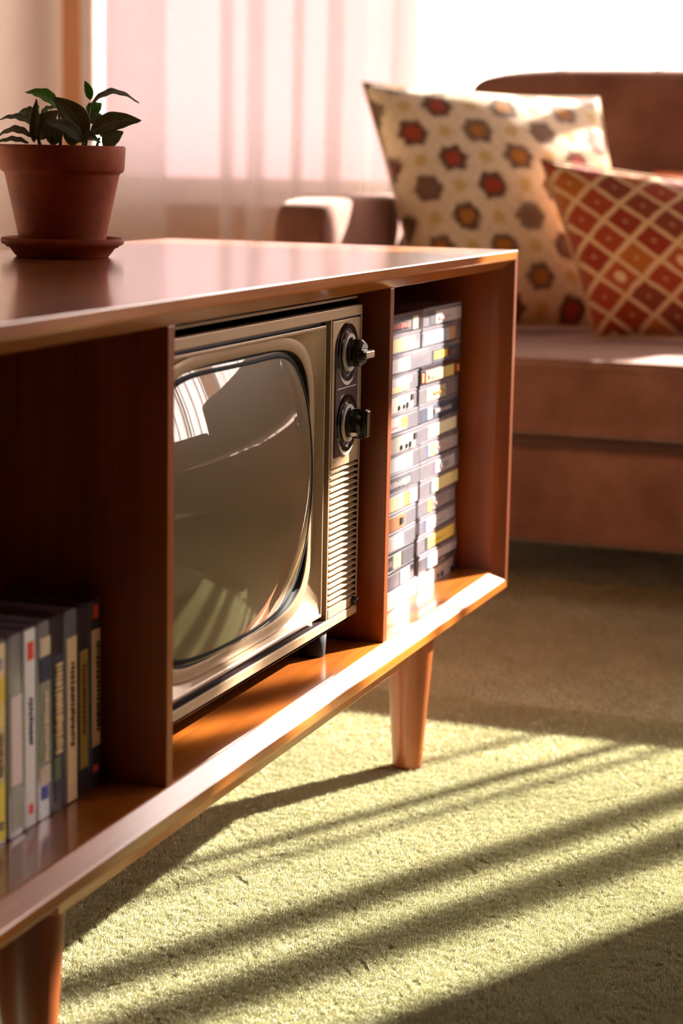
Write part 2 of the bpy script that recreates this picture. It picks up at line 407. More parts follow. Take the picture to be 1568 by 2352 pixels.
w3 = bpy.data.objects.new('fill_window', None); C.objects.link(w3); w3.location = ((UX0+UX1)/2, YR, UZ0); w3['kind'] = 'structure'  # unseen window added to brighten the console front
for a in ((UX0, UX0+.03, UZ0, UZ1), (UX1-.03, UX1, UZ0, UZ1), (UX0+.03, UX1-.03, UZ0, UZ0+.03), (UX0+.03, UX1-.03, UZ1-.03, UZ1)):
    box('window_frame', a[0], a[1], YR-.032, YR-.004, a[2], a[3], M['frame'], w3, .003)
um = (UX0+UX1)/2
box('mullion', um-.014, um+.014, YR-.028, YR-.008, UZ0+.03, UZ1-.03, M['frame'], w3, .002)
for a, b in ((UX0+.03, um-.014), (um+.014, UX1-.03)): box('window_pane', a, b, YR-.020, YR-.017, UZ0+.03, UZ1-.03, M['glass'], w3)
vs, fs = [], []
for k in range(141):
    x = UX0-.05+(UX1-UX0+.09)*k/140; y = YR+.05+.012*math.sin(k*.75)+.006*math.sin(k*.31)
    vs += [(x, y, .55), (x, y, 2.05)]
for k in range(140): fs.append((2*k, 2*k+2, 2*k+3, 2*k+1))
tag(mesh('sheer_curtain', vs, fs, M['sheer'], None, True), 'pale sheer curtain across the unseen side window added for fill light', 'curtain')
tag(tube('curtain_rod', [(UX0-.1, YR+.05, 2.058), (UX1+.05, YR+.05, 2.058)], .009, M['chrome'], None, 12), 'metal curtain rod of the unseen side window added for fill light', 'curtain rod')

# ------------------------------------------------------------------ sheer curtains
def curtain(name, label, y_hi, y_lo, folds, xc=1.50, z0=.02, z1=1.62, seed=1, mat='sheer'):
    rr = random.Random(seed); plan = []
    y = y_hi; plan.append((xc+.004, y))
    for fd in sorted(folds, reverse=True):
        yc, wd = fd[0], fd[1]
        n = max(1, int((y-(yc+wd/2+.012))/.03))
        for k in range(1, n):
            t = k/n; plan.append((xc+.006*math.sin(5*t*PI+yc*9)+rr.uniform(-.002, .002), y+(yc+wd/2+.012-y)*t))
        plan += [(xc+.002, yc+wd/2+.010), (xc, yc+wd/2), (xc+.002, yc), (xc+.003, yc-wd/2), (xc-.003, yc-wd/2-.003), (xc-.011, yc-wd/2),
                 (xc-.012, yc), (xc-.011, yc+wd/2), (xc-.017, yc+wd/2+.003), (xc-.023, yc+wd/2), (xc-.022, yc)] + ([(xc-.021, yc-wd/2), (xc-.026, yc-wd/2-.003), (xc-.031, yc-wd/2), (xc-.031, yc), (xc-.031, yc+wd/2), (xc-.036, yc+wd/2+.003), (xc-.041, yc+wd/2), (xc-.040, yc)] if len(fd) > 2 else []) + [(xc-.016, yc-wd/2), (xc-.006, yc-wd/2-.010)]
        y = yc-wd/2-.014
    n = max(2, int((y-y_lo)/.03))
    for k in range(1, n+1): plan.append((xc+.006*math.sin(k*1.3), y+(y_lo-y)*k/n))
    for _ in range(2):                                # round the folds
        q = [plan[0]]
        for a, b in zip(plan, plan[1:]): q += [(.75*a[0]+.25*b[0], .75*a[1]+.25*b[1]), (.25*a[0]+.75*b[0], .25*a[1]+.75*b[1])]
        plan = q + [plan[-1]]
    NZ = 12; vs, fs = [], []; n = len(plan)
    for k in range(NZ+1):
        z = z0+(z1-z0)*k/NZ; amp = 1.0+.35*(1-k/NZ)
        for i, (x, yy) in enumerate(plan):
            vs.append((xc+(x-xc)*amp+.003*math.sin(2.1*z+yy*7), yy+.004*math.sin(3.0*z+yy*11)*(1-k/NZ), z))
    for k in range(NZ):
        for i in range(n-1): fs.append((k*n+i, k*n+i+1, (k+1)*n+i+1, (k+1)*n+i))
    return tag(mesh(name, vs, fs, M[mat], None, True), label, 'curtain')
curtain('sheer_curtain', 'sheer white curtain with soft folds hanging behind the potted plant', 1.132, .655,
        [(1.07, .10), (.905, .010), (.853, .018), (.778, .008), (.712, .018)], seed=2)
curtain('sheer_curtain', 'sheer white curtain glowing in the sun behind the brown sofa', .652, -1.34,
        [(.60, .014), (.44, .02), (.33, .012), (.20, .02), (.05, .016), (-.11, .02), (-.27, .014), (-.42, .02), (-.57, .016),
         (-.766, .018), (-.885, .018), (-.993, .040, 5), (-1.074, .050, 5), (-1.20, .02)], seed=5)
curtain('sheer_curtain', 'sheer white curtain seen mirrored in the television screen', -1.345, -2.27,
        [(-1.40, .02), (-1.47, .03), (-1.60, .03), (-1.71, .02), (-1.80, .035), (-1.92, .02), (-2.02, .03), (-2.12, .02), (-2.2, .03)], seed=9, mat='sheer_dense', z1=2.02)
rod = tag(tube('curtain_rod', [(1.50, 1.24, 1.63), (1.50, -1.335, 1.63)], .011, M['chrome'], None, 12), 'metal curtain rod above the wide window behind the sofa', 'curtain rod')
tag(tube('curtain_rod', [(1.50, -1.345, 2.03), (1.50, -2.29, 2.03)], .011, M['chrome'], None, 12), 'metal curtain rod above the narrow tall window', 'curtain rod')

# ------------------------------------------------------------------ carpet pile
def pile():
    def field(n, x0, x1, y0, y1):
        return np.stack([rng.uniform(x0, x1, n), rng.uniform(y0, y1, n)], 1)
    P = np.concatenate([field(760000, -.78, -.05, -.32, .26), field(620000, -.95, .15, -.42, .42), field(260000, -1.5, .65, -.95, .80), field(240000, .10, .75, -.7, .7), field(50000, .7, 1.5, -.6, 1.1)])
    n = len(P); x, y = P[:, 0], P[:, 1]
    h = .0022*(1+.30*np.sin(x*310+3*np.sin(y*170))*np.sin(y*280+2*np.sin(x*130)))
    # short worn creases where the pile parts
    cr = np.sin(x*95+4*np.sin(y*61)+2.2*np.sin(x*33+y*47))*np.sin(y*190+3.1*np.sin(x*52)+2*np.sin(y*37))
    h *= np.where(cr > .86, .25, 1.0)*rng.uniform(.65, 1.2, n)
    a = rng.uniform(0, 2*PI, n); wd = rng.uniform(.0004, .0008, n)
    lean = rng.normal(0, .0008, (n, 2)) + np.array([-.0003, .0002])
    V = np.zeros((n, 3, 3)); dx = np.cos(a)*wd; dy = np.sin(a)*wd
    V[:, 0, 0] = P[:, 0]-dx; V[:, 0, 1] = P[:, 1]-dy
    V[:, 1, 0] = P[:, 0]+dx; V[:, 1, 1] = P[:, 1]+dy
    V[:, 2, 0] = P[:, 0]+lean[:, 0]; V[:, 2, 1] = P[:, 1]+lean[:, 1]; V[:, 2, 2] = h
    V[:, :2, 2] = -.0004
    me = bpy.data.meshes.new('carpet_pile'); me.vertices.add(n*3); me.vertices.foreach_set('co', V.ravel().astype(np.float32))
    me.loops.add(n*3); me.loops.foreach_set('vertex_index', np.arange(n*3, dtype=np.int32))
    me.polygons.add(n); me.polygons.foreach_set('loop_start', np.arange(0, n*3, 3, dtype=np.int32))
    me.update(calc_edges=True)
    o = link('carpet_pile', me, M['pile']); o['kind'] = 'stuff'
    tag(o, 'short pale green carpet pile covering the floor', 'carpet')
pile()

# ------------------------------------------------------------------ media console
ZS = .165; HI = .264; T, TE, CH, D = .0166, .0075, .0108, .331
XE, XL = 0.0, -1.52
P1, P2, PT = -.7032, -.3149, .0087
con = root('media_console', 'low walnut media console with open bays on tapered legs', 'console', (-.76, .166, 0))
def slab_h(name, zout, zin, up):
    """top/bottom board: thin front edge, inner chamfer, mitred ends."""
    s = 1 if up else -1
    vs = []; sec = [(0, zout), (0, zout-s*TE), (CH, zin), (D, zin), (D, zout)]
    ins = [0, TE, T, T, 0]
    for sx in (0, 1):
        for (y, z), k in zip(sec, ins): vs.append(((XL+k) if sx == 0 else (XE-k), y, z))
    fs = [(0, 1, 2, 3, 4), (9, 8, 7, 6, 5)] + [(i, 5+i, 5+(i+1) % 5, (i+1) % 5) for i in range(5)]
    o = mesh(name, vs, fs, M['wood_x'], con)
    b = bmesh.new(); b.from_mesh(o.data); bmesh.ops.recalc_face_normals(b, faces=b.faces)
    es = [e for e in b.edges if abs(e.verts[0].co.x-e.verts[1].co.x) > .5]
    bmesh.ops.bevel(b, geom=es, offset=.0009, segments=2, affect='EDGES', profile=.5); b.to_mesh(o.data); b.free(); return o
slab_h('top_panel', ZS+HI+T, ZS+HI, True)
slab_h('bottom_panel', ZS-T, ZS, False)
for side, lab in ((XE, None), (XL, None)):
    s = 1 if side == XE else -1
    sec = [(side, 0), (side-s*TE, 0), (side-s*T, CH), (side-s*T, D), (side, D)]
    ins = [0, TE, T, T, 0]; vs = []
    for top in (0, 1):
        for (x, y), k in zip(sec, ins): vs.append((x, y, (ZS-T+k) if not top else (ZS+HI+T-k)))
    fs = [(0, 1, 2, 3, 4), (9, 8, 7, 6, 5)] + [(i, 5+i, 5+(i+1) % 5, (i+1) % 5) for i in range(5)]
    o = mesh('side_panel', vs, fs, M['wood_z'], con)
    b = bmesh.new(); b.from_mesh(o.data); bmesh.ops.recalc_face_normals(b, faces=b.faces)
    es = [e for e in b.edges if abs(e.verts[0].co.z-e.verts[1].co.z) > .2]
    bmesh.ops.bevel(b, geom=es, offset=.0007, segments=2, affect='EDGES', profile=.5); b.to_mesh(o.data); b.free()
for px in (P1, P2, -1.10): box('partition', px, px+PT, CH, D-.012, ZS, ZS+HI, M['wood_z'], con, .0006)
box('back_panel', XL+T, XE-T, D-.010, D-.002, ZS, ZS+HI, M['wood_dark'], con)
box('rail', -.80, -.19, .030, .044, .1185, ZS-T, M['wood_x'], con, .001)
box('rail', -.80, -.19, .286, .300, .1185, ZS-T, M['wood_x'], con, .001)
for lx in (-.090, -.776, -1.43):
    for ly in (.0605, .272):
        lathe('leg', [(0, .0), (.0108, .0), (.0124, .0012), (.0126, .003), (.0228, ZS-T-.002), (.0228, ZS-T)] if True else [], (lx, ly, 0), M['wood_z'], con, 36)

# ------------------------------------------------------------------ television
tv = root('television', 'vintage portable television with champagne gold front and two black knobs', 'television', (-.50, .15, ZS))
TX0, TX1, TZ0, TZ1 = -.6925, -.3255, ZS+.0240, ZS+.2525
FY = .0285
bm = bmesh.new()                                         # housing shell, tapering to the back
def ringpts(x0, x1, z0, z1, y, rr, n=6):
    pts = []
    for cx, cz, a0 in ((x1-rr, z1-rr, 0), (x0+rr, z1-rr, PI/2), (x0+rr, z0+rr, PI), (x1-rr, z0+rr, 1.5*PI)):
        for k in range(n+1):
            a = a0+PI/2*k/n; pts.append((cx+rr*math.cos(a), y, cz+rr*math.sin(a)))
    return pts
def loft(name, rings, mat, parent, cap0=False, cap1=False, smooth=False):
    vs = [p for r in rings for p in r]; n = len(rings[0]); fs = []
    for i in range(len(rings)-1):
        for k in range(n): fs.append((i*n+k, i*n+(k+1) % n, (i+1)*n+(k+1) % n, (i+1)*n+k))
    if cap0: fs.append(tuple(range(n))[::-1])
    if cap1: fs.append(tuple((len(rings)-1)*n+k for k in range(n)))
    o = mesh(name, vs, fs, mat, parent, smooth)
    b = bmesh.new(); b.from_mesh(o.data); bmesh.ops.recalc_face_normals(b, faces=b.faces); b.to_mesh(o.data); b.free()
    return o
loft('housing', [ringpts(TX0+.0015, TX1-.0015, TZ0-.0042, TZ1+.0058, .0330, .004), ringpts(TX0+.0005, TX1-.0005, TZ0-.0055, TZ1+.0070, .0345, .005),
                 ringpts(TX0+.0005, TX1-.0005, TZ0-.0055, TZ1+.0070, .200, .006), ringpts(TX0+.03, TX1-.03, TZ0+.01, TZ1-.02, .285, .01)],
     M['brown_plastic'], tv, False, True)
loft('housing_trim', [ringpts(TX0+.001, TX1-.001, TZ1+.0045, TZ1+.0062, .0322, .0005, 2), ringpts(TX0+.001, TX1-.001, TZ1+.0045, TZ1+.0062, .036, .0005, 2)], M['gold2'], tv, True)
# outer frame: gold border with thin sides
def frame_mesh(name, o4, i4, y0, y1, mat, parent, bev=.0006):
    (ax0, ax1, az0, az1), (bx0, bx1, bz0, bz1) = o4, i4
    bm = bmesh.new(); L = []
    for y in (y0, y1):
        L.append([bm.verts.new((x, y, z)) for x, z in ((ax0, az0), (ax1, az0), (ax1, az1), (ax0, az1))])
        L.append([bm.verts.new((x, y, z)) for x, z in ((bx0, bz0), (bx1, bz0), (bx1, bz1), (bx0, bz1))])
    fo, fi, bo, bi = L
    for k in range(4):
        j = (k+1) % 4
        bm.faces.new((fo[k], fo[j], fi[j], fi[k])); bm.faces.new((bo[k], bi[k], bi[j], bo[j]))
        bm.faces.new((fo[k], bo[k], bo[j], fo[j])); bm.faces.new((fi[k], fi[j], bi[j], bi[k]))
    bmesh.ops.recalc_face_normals(bm, faces=bm.faces)
    bmesh.ops.bevel(bm, geom=bm.edges[:], offset=bev, segments=2, affect='EDGES', profile=.5)
    return from_bm(name, bm, mat, parent)
frame_mesh('outer_frame', (TX0, TX1, TZ0, TZ1), (TX0+.0025, TX1-.0022, TZ0+.0066, TZ1-.0072), FY, .0345, M['gold'], tv)
frame_mesh('inner_backing', (TX0+.002, TX1-.0015, TZ0+.004, TZ1-.004), (-.6860, -.4040, ZS+.039, ZS+.2395), .0352, .0375, M['brown_plastic'], tv, .0002)
box('divider', -.3905, -.3885, FY+.0004, .034, TZ0+.0064, TZ1-.0070, M['gold'], tv, .0004)
# screen bezel: rim rectangle sloping back to the barrel-shaped surround
BX0, BX1, BZ0, BZ1 = -.6885, -.4012, ZS+.0362, ZS+.2424
SCX, SCZ = -.5450, ZS+.1400
def sup(hw, hh, y, n=5.0, N=240):
    """barrel outline, sampled side by side so that its corners match those of a rectangle"""
    k = N//4; out = []; xc, zc = hw*2**(-1/n), hh*2**(-1/n)
    fz = lambda x: hh*max(0.0, 1-abs(x/hw)**n)**(1/n); fx = lambda z: hw*max(0.0, 1-abs(z/hh)**n)**(1/n)
    for i in range(k): x = xc-2*xc*i/k; out.append((SCX+x, y, SCZ+fz(x)))
    for i in range(k): z = zc-2*zc*i/k; out.append((SCX-fx(z), y, SCZ+z))
    for i in range(k): x = -xc+2*xc*i/k; out.append((SCX+x, y, SCZ-fz(x)))
    for i in range(k): z = -zc+2*zc*i/k; out.append((SCX+fx(z), y, SCZ+z))
    return out
def rect_ring(x0, x1, z0, z1, y, N=240):
    k = N//4; out = []
    for i in range(k): out.append((x1+(x0-x1)*i/k, y, z1))
    for i in range(k): out.append((x0, y, z1+(z0-z1)*i/k))
    for i in range(k): out.append((x0+(x1-x0)*i/k, y, z0))
    for i in range(k): out.append((x1, y, z0+(z1-z0)*i/k))
    return out
N_ = 240
rim = .0016
loft('bezel_edge', [rect_ring(BX0, BX1, BZ0, BZ1, .0362, N_), rect_ring(BX0, BX1, BZ0, BZ1, FY+.0008, N_)], M['brown_plastic'], tv)
frame_mesh('frame_liner', (TX0+.002, TX1-.0018, TZ0+.0060, TZ1-.0066), (TX0+.0030, TX1-.0027, TZ0+.0072, TZ1-.0078), FY+.0006, .0362, M['brown_plastic'], tv, .0001)
bz = loft('screen_bezel', [rect_ring(BX0, BX1, BZ0, BZ1, FY+.0009, N_), rect_ring(BX0, BX1, BZ0, BZ1, FY+.0003, N_), rect_ring(BX0+.0005, BX1-.0005, BZ0+.0005, BZ1-.0005, FY, N_),
      rect_ring(BX0+rim, BX1-rim, BZ0+rim, BZ1-rim, FY, N_), rect_ring(BX0+rim+.0008, BX1-rim-.0008, BZ0+rim+.0008, BZ1-rim-.0008, FY+.0007, N_),
      sup(.1370, .1000, .0352, 5.0, N_)], M['gold2'], tv, smooth=True)
sharp(bz, 25)
LP = .0335
sharp(loft('screen_surround', [sup(.1371, .1001, .0356, 5.0, N_), sup(.1367, .0997, LP+.0002, 5.0, N_), sup(.1361, .0991, LP, 5.0, N_), sup(.1299, .0929, LP, 5.0, N_), sup(.1291, .0921, LP+.0004, 5.0, N_), sup(.1288, .0918, LP+.0012, 5.0, N_)], M['gold2'], tv, smooth=True), 40)
def dome(q):                                             # convex tube face, rounder from top to bottom than from side to side
    out = []
    for x, y, z in sup(.1284*max(q, 1e-3), .0908*max(q, 1e-3), 0, 2+3.0*min(1, q)**.6, N_):
        out.append((x, .0178+(x-SCX)**2/1.25+(z-SCZ)**2/.58, z))
    return out
loft('gasket', [sup(.1289, .0919, LP+.0010, 5.0, N_), [(x, max(LP+.0022, y+.0004), z) for x, y, z in dome(.995)], [(x, y-.0005, z) for x, y, z in dome(.985)], [(x, y-.0005, z) for x, y, z in dome(.958)], [(x, y+.0006, z) for x, y, z in dome(.953)]], M['black_matt'], tv, smooth=True)
loft('screen', [dome(1-i/24*.9995) for i in range(25)], M['screen'], tv, False, True, True)
# control column
CX0, CX1 = -.3868, -.3285
box('control_plate', CX0, CX1, FY+.0002, .034, ZS+.1395, ZS+.2440, M['gold'], tv, .0005)
pts = []
KX, KZ1, KZ2 = -.3590, ZS+.2205, ZS+.1700
for k in range(0, 25):
    a = PI*k/24; pts.append((KX+.0232*math.cos(a), KZ1+.002+.0170*math.sin(a)))
pts += [(KX-.0232, ZS+.1480), (KX-.0222, ZS+.1468), (KX+.004, ZS+.1478), (KX+.014, ZS+.1515), (KX+.0215, ZS+.1590), (KX+.0232, ZS+.167)]
prism('escutcheon', pts, 1, FY-.0009, FY+.001, M['escut'], tv, .0004)
box('escutcheon_line', KX-.0205, KX+.019, FY-.0012, FY-.0008, ZS+.1952, ZS+.1960, M['paint'], tv)
for kz, horiz, nm in ((KZ1, True, 'knob'), (KZ2, False, 'knob')):
    y0 = FY-.0009
    kn = lathe('knob', [(0, -.002), (.0150, -.002), (.0150, .0008), (.0143, .0014), (0, .0014)], (KX, y0, kz), M['black_plastic'], tv, 48, 'y'); sharp(kn)
    sharp(lathe('skirt_ring', [(.0168, -.0005), (.0212, -.0005), (.0204, .0012), (.0174, .0009), (.0168, -.0005)], (KX, y0, kz), M['black_plastic'], kn, 48, 'y'))
    sharp(lathe('dial_ring', [(.0106, .0012), (.0138, .0012), (.0134, .0026), (.0108, .0026), (.0106, .0012)], (KX, y0, kz), M['ivory'], kn, 48, 'y'))
    sharp(lathe('hub', [(0, .001), (.0104, .001), (.0100, .0108), (.0078, .0130), (0, .0130)], (KX, y0, kz), M['black_plastic'], kn, 10, 'y', False))
    # flat grip bar with a bright end
    hw, th = .0108, .0036
    bm = bmesh.new()
    if horiz: bm_box(bm, KX-hw, KX+hw, y0-.0162, y0-.005, kz-th-.001, kz+th-.001, .0012, 2)
    else: bm_box(bm, KX-th, KX+th, y0-.0162, y0-.005, kz-hw, kz+hw, .0012, 2)
    sharp(from_bm('grip', bm, M['black_plastic'], kn))
    bm = bmesh.new()
    if horiz: bm_box(bm, KX-hw+.0018, KX+hw-.0018, y0-.0174, y0-.0160, kz-th, kz+th-.002, .0006, 2)
    else: bm_box(bm, KX-th+.0010, KX+th-.0010, y0-.0174, y0-.0160, kz-hw+.0014, kz+hw-.0014, .0006, 2)
    from_bm('grip_cap', bm, M['chrome'], kn)
for kz in (KZ1, KZ2):                                     # pale worn crescents beneath the knobs
    cp = []
    for k in range(13):
        a = PI*(1.18+.64*k/12); cp.append((KX+.0200*math.cos(a), kz-.0006+.0228*math.sin(a)))
    for k in range(12, -1, -1):
        a = PI*(1.18+.64*k/12); cp.append((KX+.0196*math.cos(a), kz+.0002+.0196*math.sin(a)))
    prism('dial_window', cp, 1, FY-.0014, FY-.0006, M['ivory'], tv)
# speaker grille: 23 slats
gz0, gz1, NS = ZS+.0385, ZS+.1388, 23
box('grille_backing', CX0, CX1, .0325, .0345, gz0, gz1, M['brown_plastic'], tv)
pit = (gz1-gz0)/NS
for k in range(NS):
    zc = gz0+pit*(k+.5)
    prism('slat', [(FY+.0002, zc-pit*.10), (FY+.0002, zc+pit*.16), (.0335, zc+pit*.44), (.0335, zc-pit*.30)], 0, CX0+.0008, CX1-.0002, M['gold'], tv, .0002)
box('lower_plate', CX0, CX1, FY+.0002, .034, ZS+.0315, gz0-.0004, M['gold'], tv, .0004)
lev = prism('lever', [(-.3395, ZS+.0365), (-.3350, ZS+.0385), (-.3315, ZS+.0362), (-.3335, ZS+.0325), (-.3385, ZS+.0318)], 1, FY-.0045, FY+.002, M['black_plastic'], tv, .0006)
for fx in (-.655, -.3720):
    for fy in (.046, .235):
        lathe('foot', [(0, 0), (.0085, 0), (.0095, .001), (.0105, .0195), (0, .0195)], (fx, fy, ZS), M['black_matt'], tv, 20)

# ------------------------------------------------------------------ cassettes
CW, CT, CDp = .110, .0158, .068
_boxcache = {}
def unit_box(x0, x1, y0, y1, z0, z1, bev, mat):
    key = (round(x0, 5), round(x1, 5), round(y0, 5), round(y1, 5), round(z0, 5), round(z1, 5), bev, mat.name)
    if key not in _boxcache:
        b = bmesh.new(); bm_box(b, x0, x1, y0, y1, z0, z1, bev, 1); me = bpy.data.meshes.new('piece'); b.to_mesh(me); b.free()
        me.materials.append(mat); _boxcache[key] = me
    return _boxcache[key]
def cassette(label, group, loc, rot, segs, case='clear', holes=(), print_=()):
    rt_ = root('cassette', label, 'cassette', loc, group); rt_.rotation_euler = rot
    def add(nm, me):
        o = bpy.data.objects.new(nm, me); C.objects.link(o); o.parent = rt_; return o
    h = CT-.0004
    add('case_base', unit_box(0, CW, 0, CDp, 0, h*.80, .0006, M[case]))
    add('case_lid', unit_box(.0006, CW-.0006, -.0003, CDp, h*.81, h, .0006, M[case]))
    for qi, (a, b, z0, z1, rgb) in enumerate(segs):
        m_ = M['shell'] if rgb == 'shell' else paper(rgb)
        add('label', unit_box(a*CW, b*CW, -.00035-.00012*qi, .001, z0*h*.80, z1*h*.80, 0, m_))
    for a, b, z0, z1 in holes: add('hole', unit_box(a*CW, b*CW, -.0013, .001, z0*h*.80, z1*h*.80, 0, M['black_matt']))
    rr = random.Random(hash(label) % 9999 if False else len(label)*7+int(abs(loc[2])*1e4))
    for a, b, z0, z1, rgb in print_:
        bm = bmesh.new(); x = a*CW; e = b*CW
        while x < e-.001:
            wd = rr.uniform(.0010, .0024); bm_box(bm, x, min(e, x+wd), -.0014, -.0002, (z0+rr.uniform(0, .08))*h*.8, (z1-rr.uniform(0, .1))*h*.8); x += wd+rr.uniform(.0005, .0012)
        me = bpy.data.meshes.new('lettering'); bm.to_mesh(me); bm.free(); me.materials.append(paper(rgb)); add('lettering', me)
    return rt_
W_, CR, PK = (172, 162, 162), (170, 152, 116), (172, 150, 145)
DK, NV, OR, YE, TN, GR = (44, 36, 42), (40, 40, 64), (222, 112, 44), (226, 176, 36), (176, 152, 106), (150, 142, 146)
HOL = [(.50, .525, .15, .45), (.62, .645, .15, .42), (.70, .73, .12, .5), (.80, .85, .55, .95)]
Lc = [
 ('with dark label and pale lettering', [(0, .72, .12, .95, DK), (.74, .86, .1, .95, CR)], 'smoke', (), [(.1, .66, .3, .7, (190, 110, 100))]),
 ('with tan paper label', [(0, .82, .12, .95, TN)], 'clear', (), ()),
 ('with plain white label', [(0, .70, .1, .95, W_)], 'clear', (), ()),
 ('with grey card and tan lower strip', [(0, .78, .5, .95, GR), (0, .72, .05, .45, TN)], 'clear', (), ()),
 ('showing beige shell with guide holes', [(0, .86, .02, 1.0, 'shell')], 'clear', HOL, ()),
 ('with pale pink label and orange square', [(0, .72, .08, .95, PK), (.60, .74, .2, .9, OR)], 'clear', (), [(.2, .55, .35, .45, (200, 140, 150))]),
 ('showing grey shell with guide holes', [(0, .84, .02, 1.0, 'shell')], 'clear', HOL, ()),
 ('with rounded blank white label', [(0, .82, .06, .96, W_)], 'clear', (), ()),
 ('with dark grey label and white lettering', [(0, .80, .06, .96, (70, 62, 66))], 'clear', (), [(.1, .74, .3, .75, W_)]),
 ('with cream label and orange tab', [(0, .66, .05, .96, CR), (.66, .77, .05, .96, OR), (.78, .96, .05, .96, PK)], 'clear', (), ()),
 ('with brown shell and single hole', [(0, .75, .05, .96, (150, 96, 56))], 'clear', [(.62, .68, .3, .75)], ()),
 ('with white label in frosted case', [(0, .70, .05, .96, W_)], 'clear', (), ()),
 ('with dark label and cream band', [(0, .50, .05, .96, DK), (.50, .68, .05, .96, CR), (.70, .97, .05, .96, (58, 48, 54))], 'smoke', (), [(.1, .45, .3, .7, GR)]),
 ('with grey label and white end panel', [(0, .64, .05, .96, (86, 74, 80)), (.66, .88, .05, .96, W_)], 'smoke', (), ()),
 ('with broad cream white label', [(0, .80, .05, .96, (238, 228, 208))], 'clear', (), ()),
]
Rc = [
 ('with pink label and black square', [(.20, .33, .1, .95, DK), (.34, .98, .1, .95, PK)], 'clear', (), [(.42, .7, .3, .6, (190, 150, 150))]),
 ('with grey card and amber end', [(.04, .32, .1, .95, (188, 174, 178)), (.33, .70, .1, .95, (156, 148, 152)), (.70, .84, .1, .95, (186, 116, 50))], 'clear', (), ()),
 ('with black label and yellow block', [(.30, 1.0, .05, .95, DK), (.34, .66, .3, .8, YE)], 'clear', (), [(.70, .86, .3, .7, (120, 50, 40))]),
 ('with black case and orange printed label', [(.03, .08, .2, .8, OR), (.12, .46, .15, .9, (222, 130, 96)), (.46, .60, .15, .9, CR), (.60, .82, .15, .9, (206, 170, 80)), (.90, .96, .3, .8, OR)], 'smoke', (), [(.18, .42, .35, .7, PK)]),
 ('with faded gold card', [(.18, .66, .1, .95, (178, 158, 126)), (.20, .30, .2, .6, CR)], 'clear', (), [(.35, .62, .4, .65, (170, 124, 50))]),
 ('with navy label and white block', [(.04, 1.0, .05, .95, NV), (.22, .33, .1, .9, W_)], 'clear', (), [(.38, .8, .35, .7, PK)]),
 ('with plain cream label', [(.20, .96, .1, .95, (232, 214, 176))], 'clear', (), ()),
 ('with white label and orange blue stripes', [(.20, .27, .1, .95, (96, 116, 160)), (.28, .38, .1, .95, (226, 170, 90)), (.385, .98, .1, .95, PK)], 'clear', (), [(.45, .8, .4, .6, (200, 150, 150))]),
 ('with white label and mauve edge', [(.36, .40, .1, .95, (150, 110, 130)), (.41, .88, .1, .95, W_)], 'clear', (), [(.5, .7, .3, .7, GR)]),
 ('with cream yellow label and slate edge', [(.27, .31, .1, .95, (90, 90, 104)), (.32, 1.0, .1, .95, (230, 206, 140))], 'clear', (), ()),
 ('with grey label and gold tab', [(.25, .36, .1, .95, (206, 164, 72)), (.38, .96, .1, .95, (150, 134, 134))], 'clear', (), [(.42, .75, .35, .65, PK)]),
 ('with white label and thin blue edge', [(.14, .18, .1, .95, (96, 100, 140)), (.19, .94, .1, .95, W_)], 'clear', (), [(.3, .65, .4, .5, GR)]),
 ('with bright yellow label', [(.20, .25, .1, .95, DK), (.26, .93, .1, .95, (236, 204, 92))], 'clear', (), [(.35, .68, .4, .5, (170, 150, 80))]),
 ('with tall white label over dark shell', [(.03, .20, .1, .95, (60, 50, 56)), (.21, .245, .1, .98, (110, 140, 180)), (.245, .97, .4, 1.0, W_), (.245, .46, .02, .4, W_), (.47, .95, .04, .38, (52, 44, 48))], 'clear', (), [(.5, .66, .12, .3, W_)]),
 ('with white end and grey shell holes', [(.0, .28, .05, .96, W_), (.30, .92, .02, 1.0, 'shell')], 'clear', [(.50, .53, .2, .5), (.60, .64, .15, .5), (.86, .92, .05, .4)], ()),
]
ORD = ['topmost', 'second from top', 'third from top', 'fourth from top', 'fifth from top', 'sixth from top', 'seventh from top', 'middle one',
       'seventh from bottom', 'sixth from bottom', 'fifth from bottom', 'fourth from bottom', 'third from bottom', 'second from bottom', 'bottom one']
loff = [0, .0005, -.001, .0015, .0, -.004, .001, .0, .001, .002, -.006, -.005, -.006, -.004, .002]
roff = [-.004, -.006, -.010, -.006, -.006, -.004, -.002, -.001, -.003, .0, .0, .003, .002, .002, .004]
for i in range(15):
    z = ZS+(14-i)*CT
    cassette('cassette %s, %s of partition-side stack' % (Lc[i][0], ORD[i]), 'cassettes stacked beside the television partition',
             (-.2525+loff[i]+.0035, .0415+random.uniform(-.001, .0015), z), (0, 0, random.uniform(-.012, .012)), Lc[i][1], Lc[i][2], Lc[i][3], Lc[i][4])
    cassette('cassette %s, %s of end-panel stack' % (Rc[i][0], ORD[i]), 'cassettes stacked at the end of the console',
             (-.1360+roff[i], .0412+random.uniform(-.0008, .0015), z), (0, 0, random.uniform(-.012, .012)), Rc[i][1], Rc[i][2], Rc[i][3], Rc[i][4])
